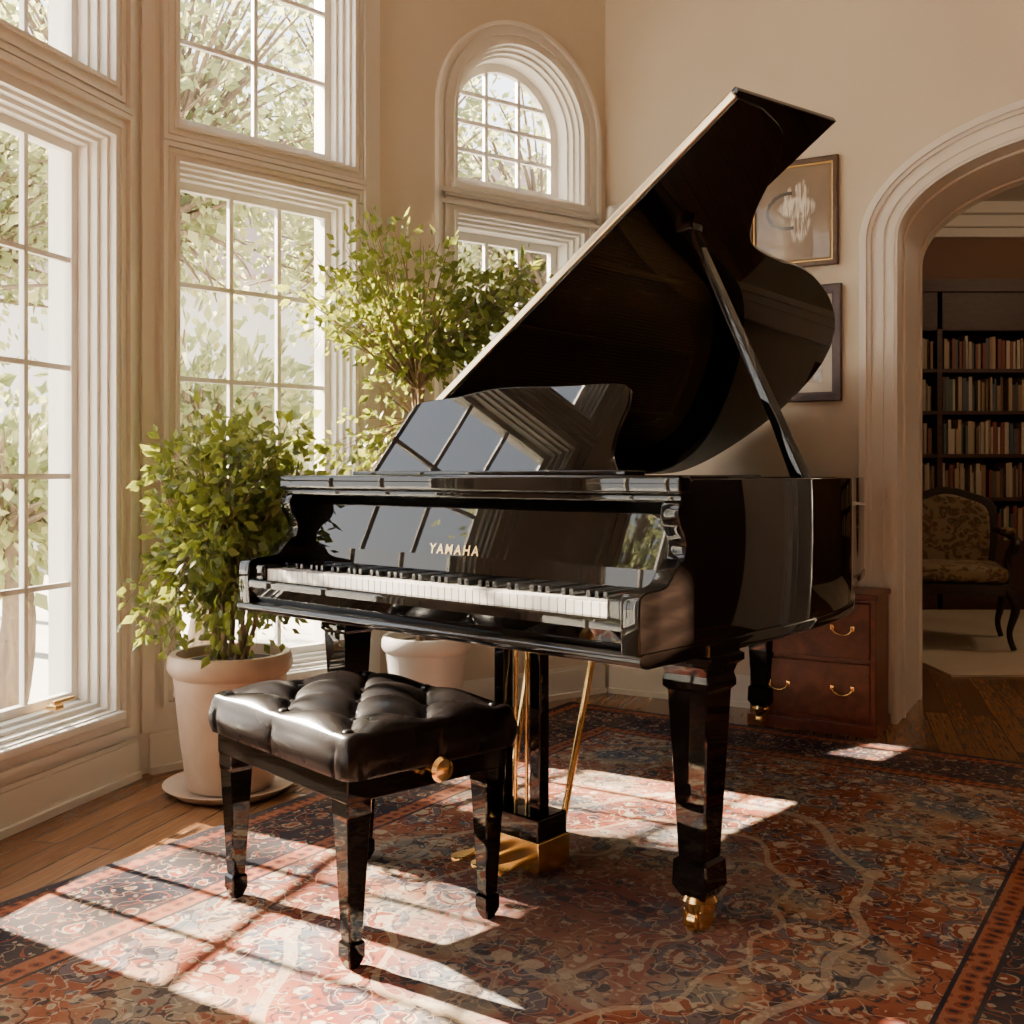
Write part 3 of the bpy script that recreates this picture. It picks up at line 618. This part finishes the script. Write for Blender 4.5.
# ---------------- outdoors ----------------
M_grass=paint('patio_stone',(.36,.35,.31),(.48,.46,.40),.9)
boxes('ground',[(-30,30,-12,40,-.45,-.4)],M_grass)
M_stucco=paint('stucco',(.64,.62,.60),(.72,.69,.66),.8)
E=empty('neighbor_house'); boxes('house_walls',[(-9,1.5,17,20,-.4,4.2)],M_stucco,E)
mesh('roof',[(-9.6,16.6,4.2),(2.1,16.6,4.2),(2.1,20.4,4.2),(-9.6,20.4,4.2),(-8.5,18.5,6.6),(1,18.5,6.6)],[(0,1,5,4),(1,2,5),(2,3,4,5),(3,0,4),(0,3,2,1)],paint('roof_tile',(.32,.22,.17),(.42,.3,.24)),E)
def tree(x,y,h,cr,n,nm='garden_tree',zc=.72,rz=.34,ls=.12):
    E=empty(nm); paths=[];C=[];D=[];S=[]
    paths.append([(Vector((x+.1*math.sin(t*3),y,-.42+t*(h*.6+.42))),.13*(1-.5*t)) for t in [i/6 for i in range(7)]])
    crown((x,y,h*.5),(x,y,h*zc),(cr,cr,h*rz),n,36,ls,paths,C,D,S,.04,.3,False,.24)
    tubes('trunk_and_branches',paths,M_bark2,E,1); leaves('foliage',C,D,S,M_leafout,E,.34)
for (x,y,h,cr,n) in ((-5.2,9.5,5.4,1.9,120),(-3.1,9.0,6.2,1.7,140),(-1.2,10.8,6.5,1.7,120),(.4,12,6.0,1.6,70),(-4.3,12.5,7.5,2.2,100),(-1.9,13.5,6.5,2.0,80),(-7.0,12.0,6.5,2.2,80),(-8.5,1.0,5.2,2.0,60),(-2.2,7.4,2.0,.9,80),(-4.3,7.0,2.0,1.0,80),(-3.15,6.6,1.4,.6,50)):
    tree(x,y,h,cr,n)
tree(-6.9,7.4,7.2,2.1,24,zc=.70,rz=.26)  # unseen tree, added in the sun's path to dapple the sunlight
# ---------------- light ----------------
w=bpy.data.worlds.new('sky'); SC.world=w; w.use_nodes=True; nt=w.node_tree; bg=nt.nodes['Background']
g=nt.nodes.new('ShaderNodeTexCoord'); sx=nt.nodes.new('ShaderNodeSeparateXYZ'); nt.links.new(g.outputs['Generated'],sx.inputs[0])
nt.links.new(RAMP(nt,sx.outputs[2],[(0,(1,.96,.90)),(.35,(.92,.95,1)),(1,(.70,.81,1))]),bg.inputs[0]); bg.inputs[1].default_value=5.4
def sun_(az,el,e):
    l=bpy.data.lights.new('sun','SUN'); l.energy=e; l.angle=math.radians(1.0); l.color=(1,.84,.64)
    o=bpy.data.objects.new('sun',l); COL.objects.link(o)
    d=Vector((az[0]*math.cos(el),az[1]*math.cos(el),-math.sin(el))); o.rotation_euler=d.to_track_quat('-Z','Y').to_euler(); o.location=-d*10+Vector((0,4,0))
sun_(Vector((.857,-.515)).normalized(),math.radians(30),115)
l=bpy.data.lights.new('library_fill','POINT'); l.energy=28; l.color=(1,.72,.46); l.shadow_soft_size=.2  # unseen point light added to brighten the library
o=bpy.data.objects.new('library_fill',l); COL.objects.link(o); o.location=(4.6,6.6,2.9)
# ---------------- camera ----------------
cam=bpy.data.cameras.new('camera'); cam.lens=37.48; cam.sensor_width=36; cam.shift_y=-.0361; cam.clip_start=.05
co=bpy.data.objects.new('camera',cam); COL.objects.link(co); co.location=(0,0,H); co.rotation_euler=(math.radians(90),0,0); SC.camera=co
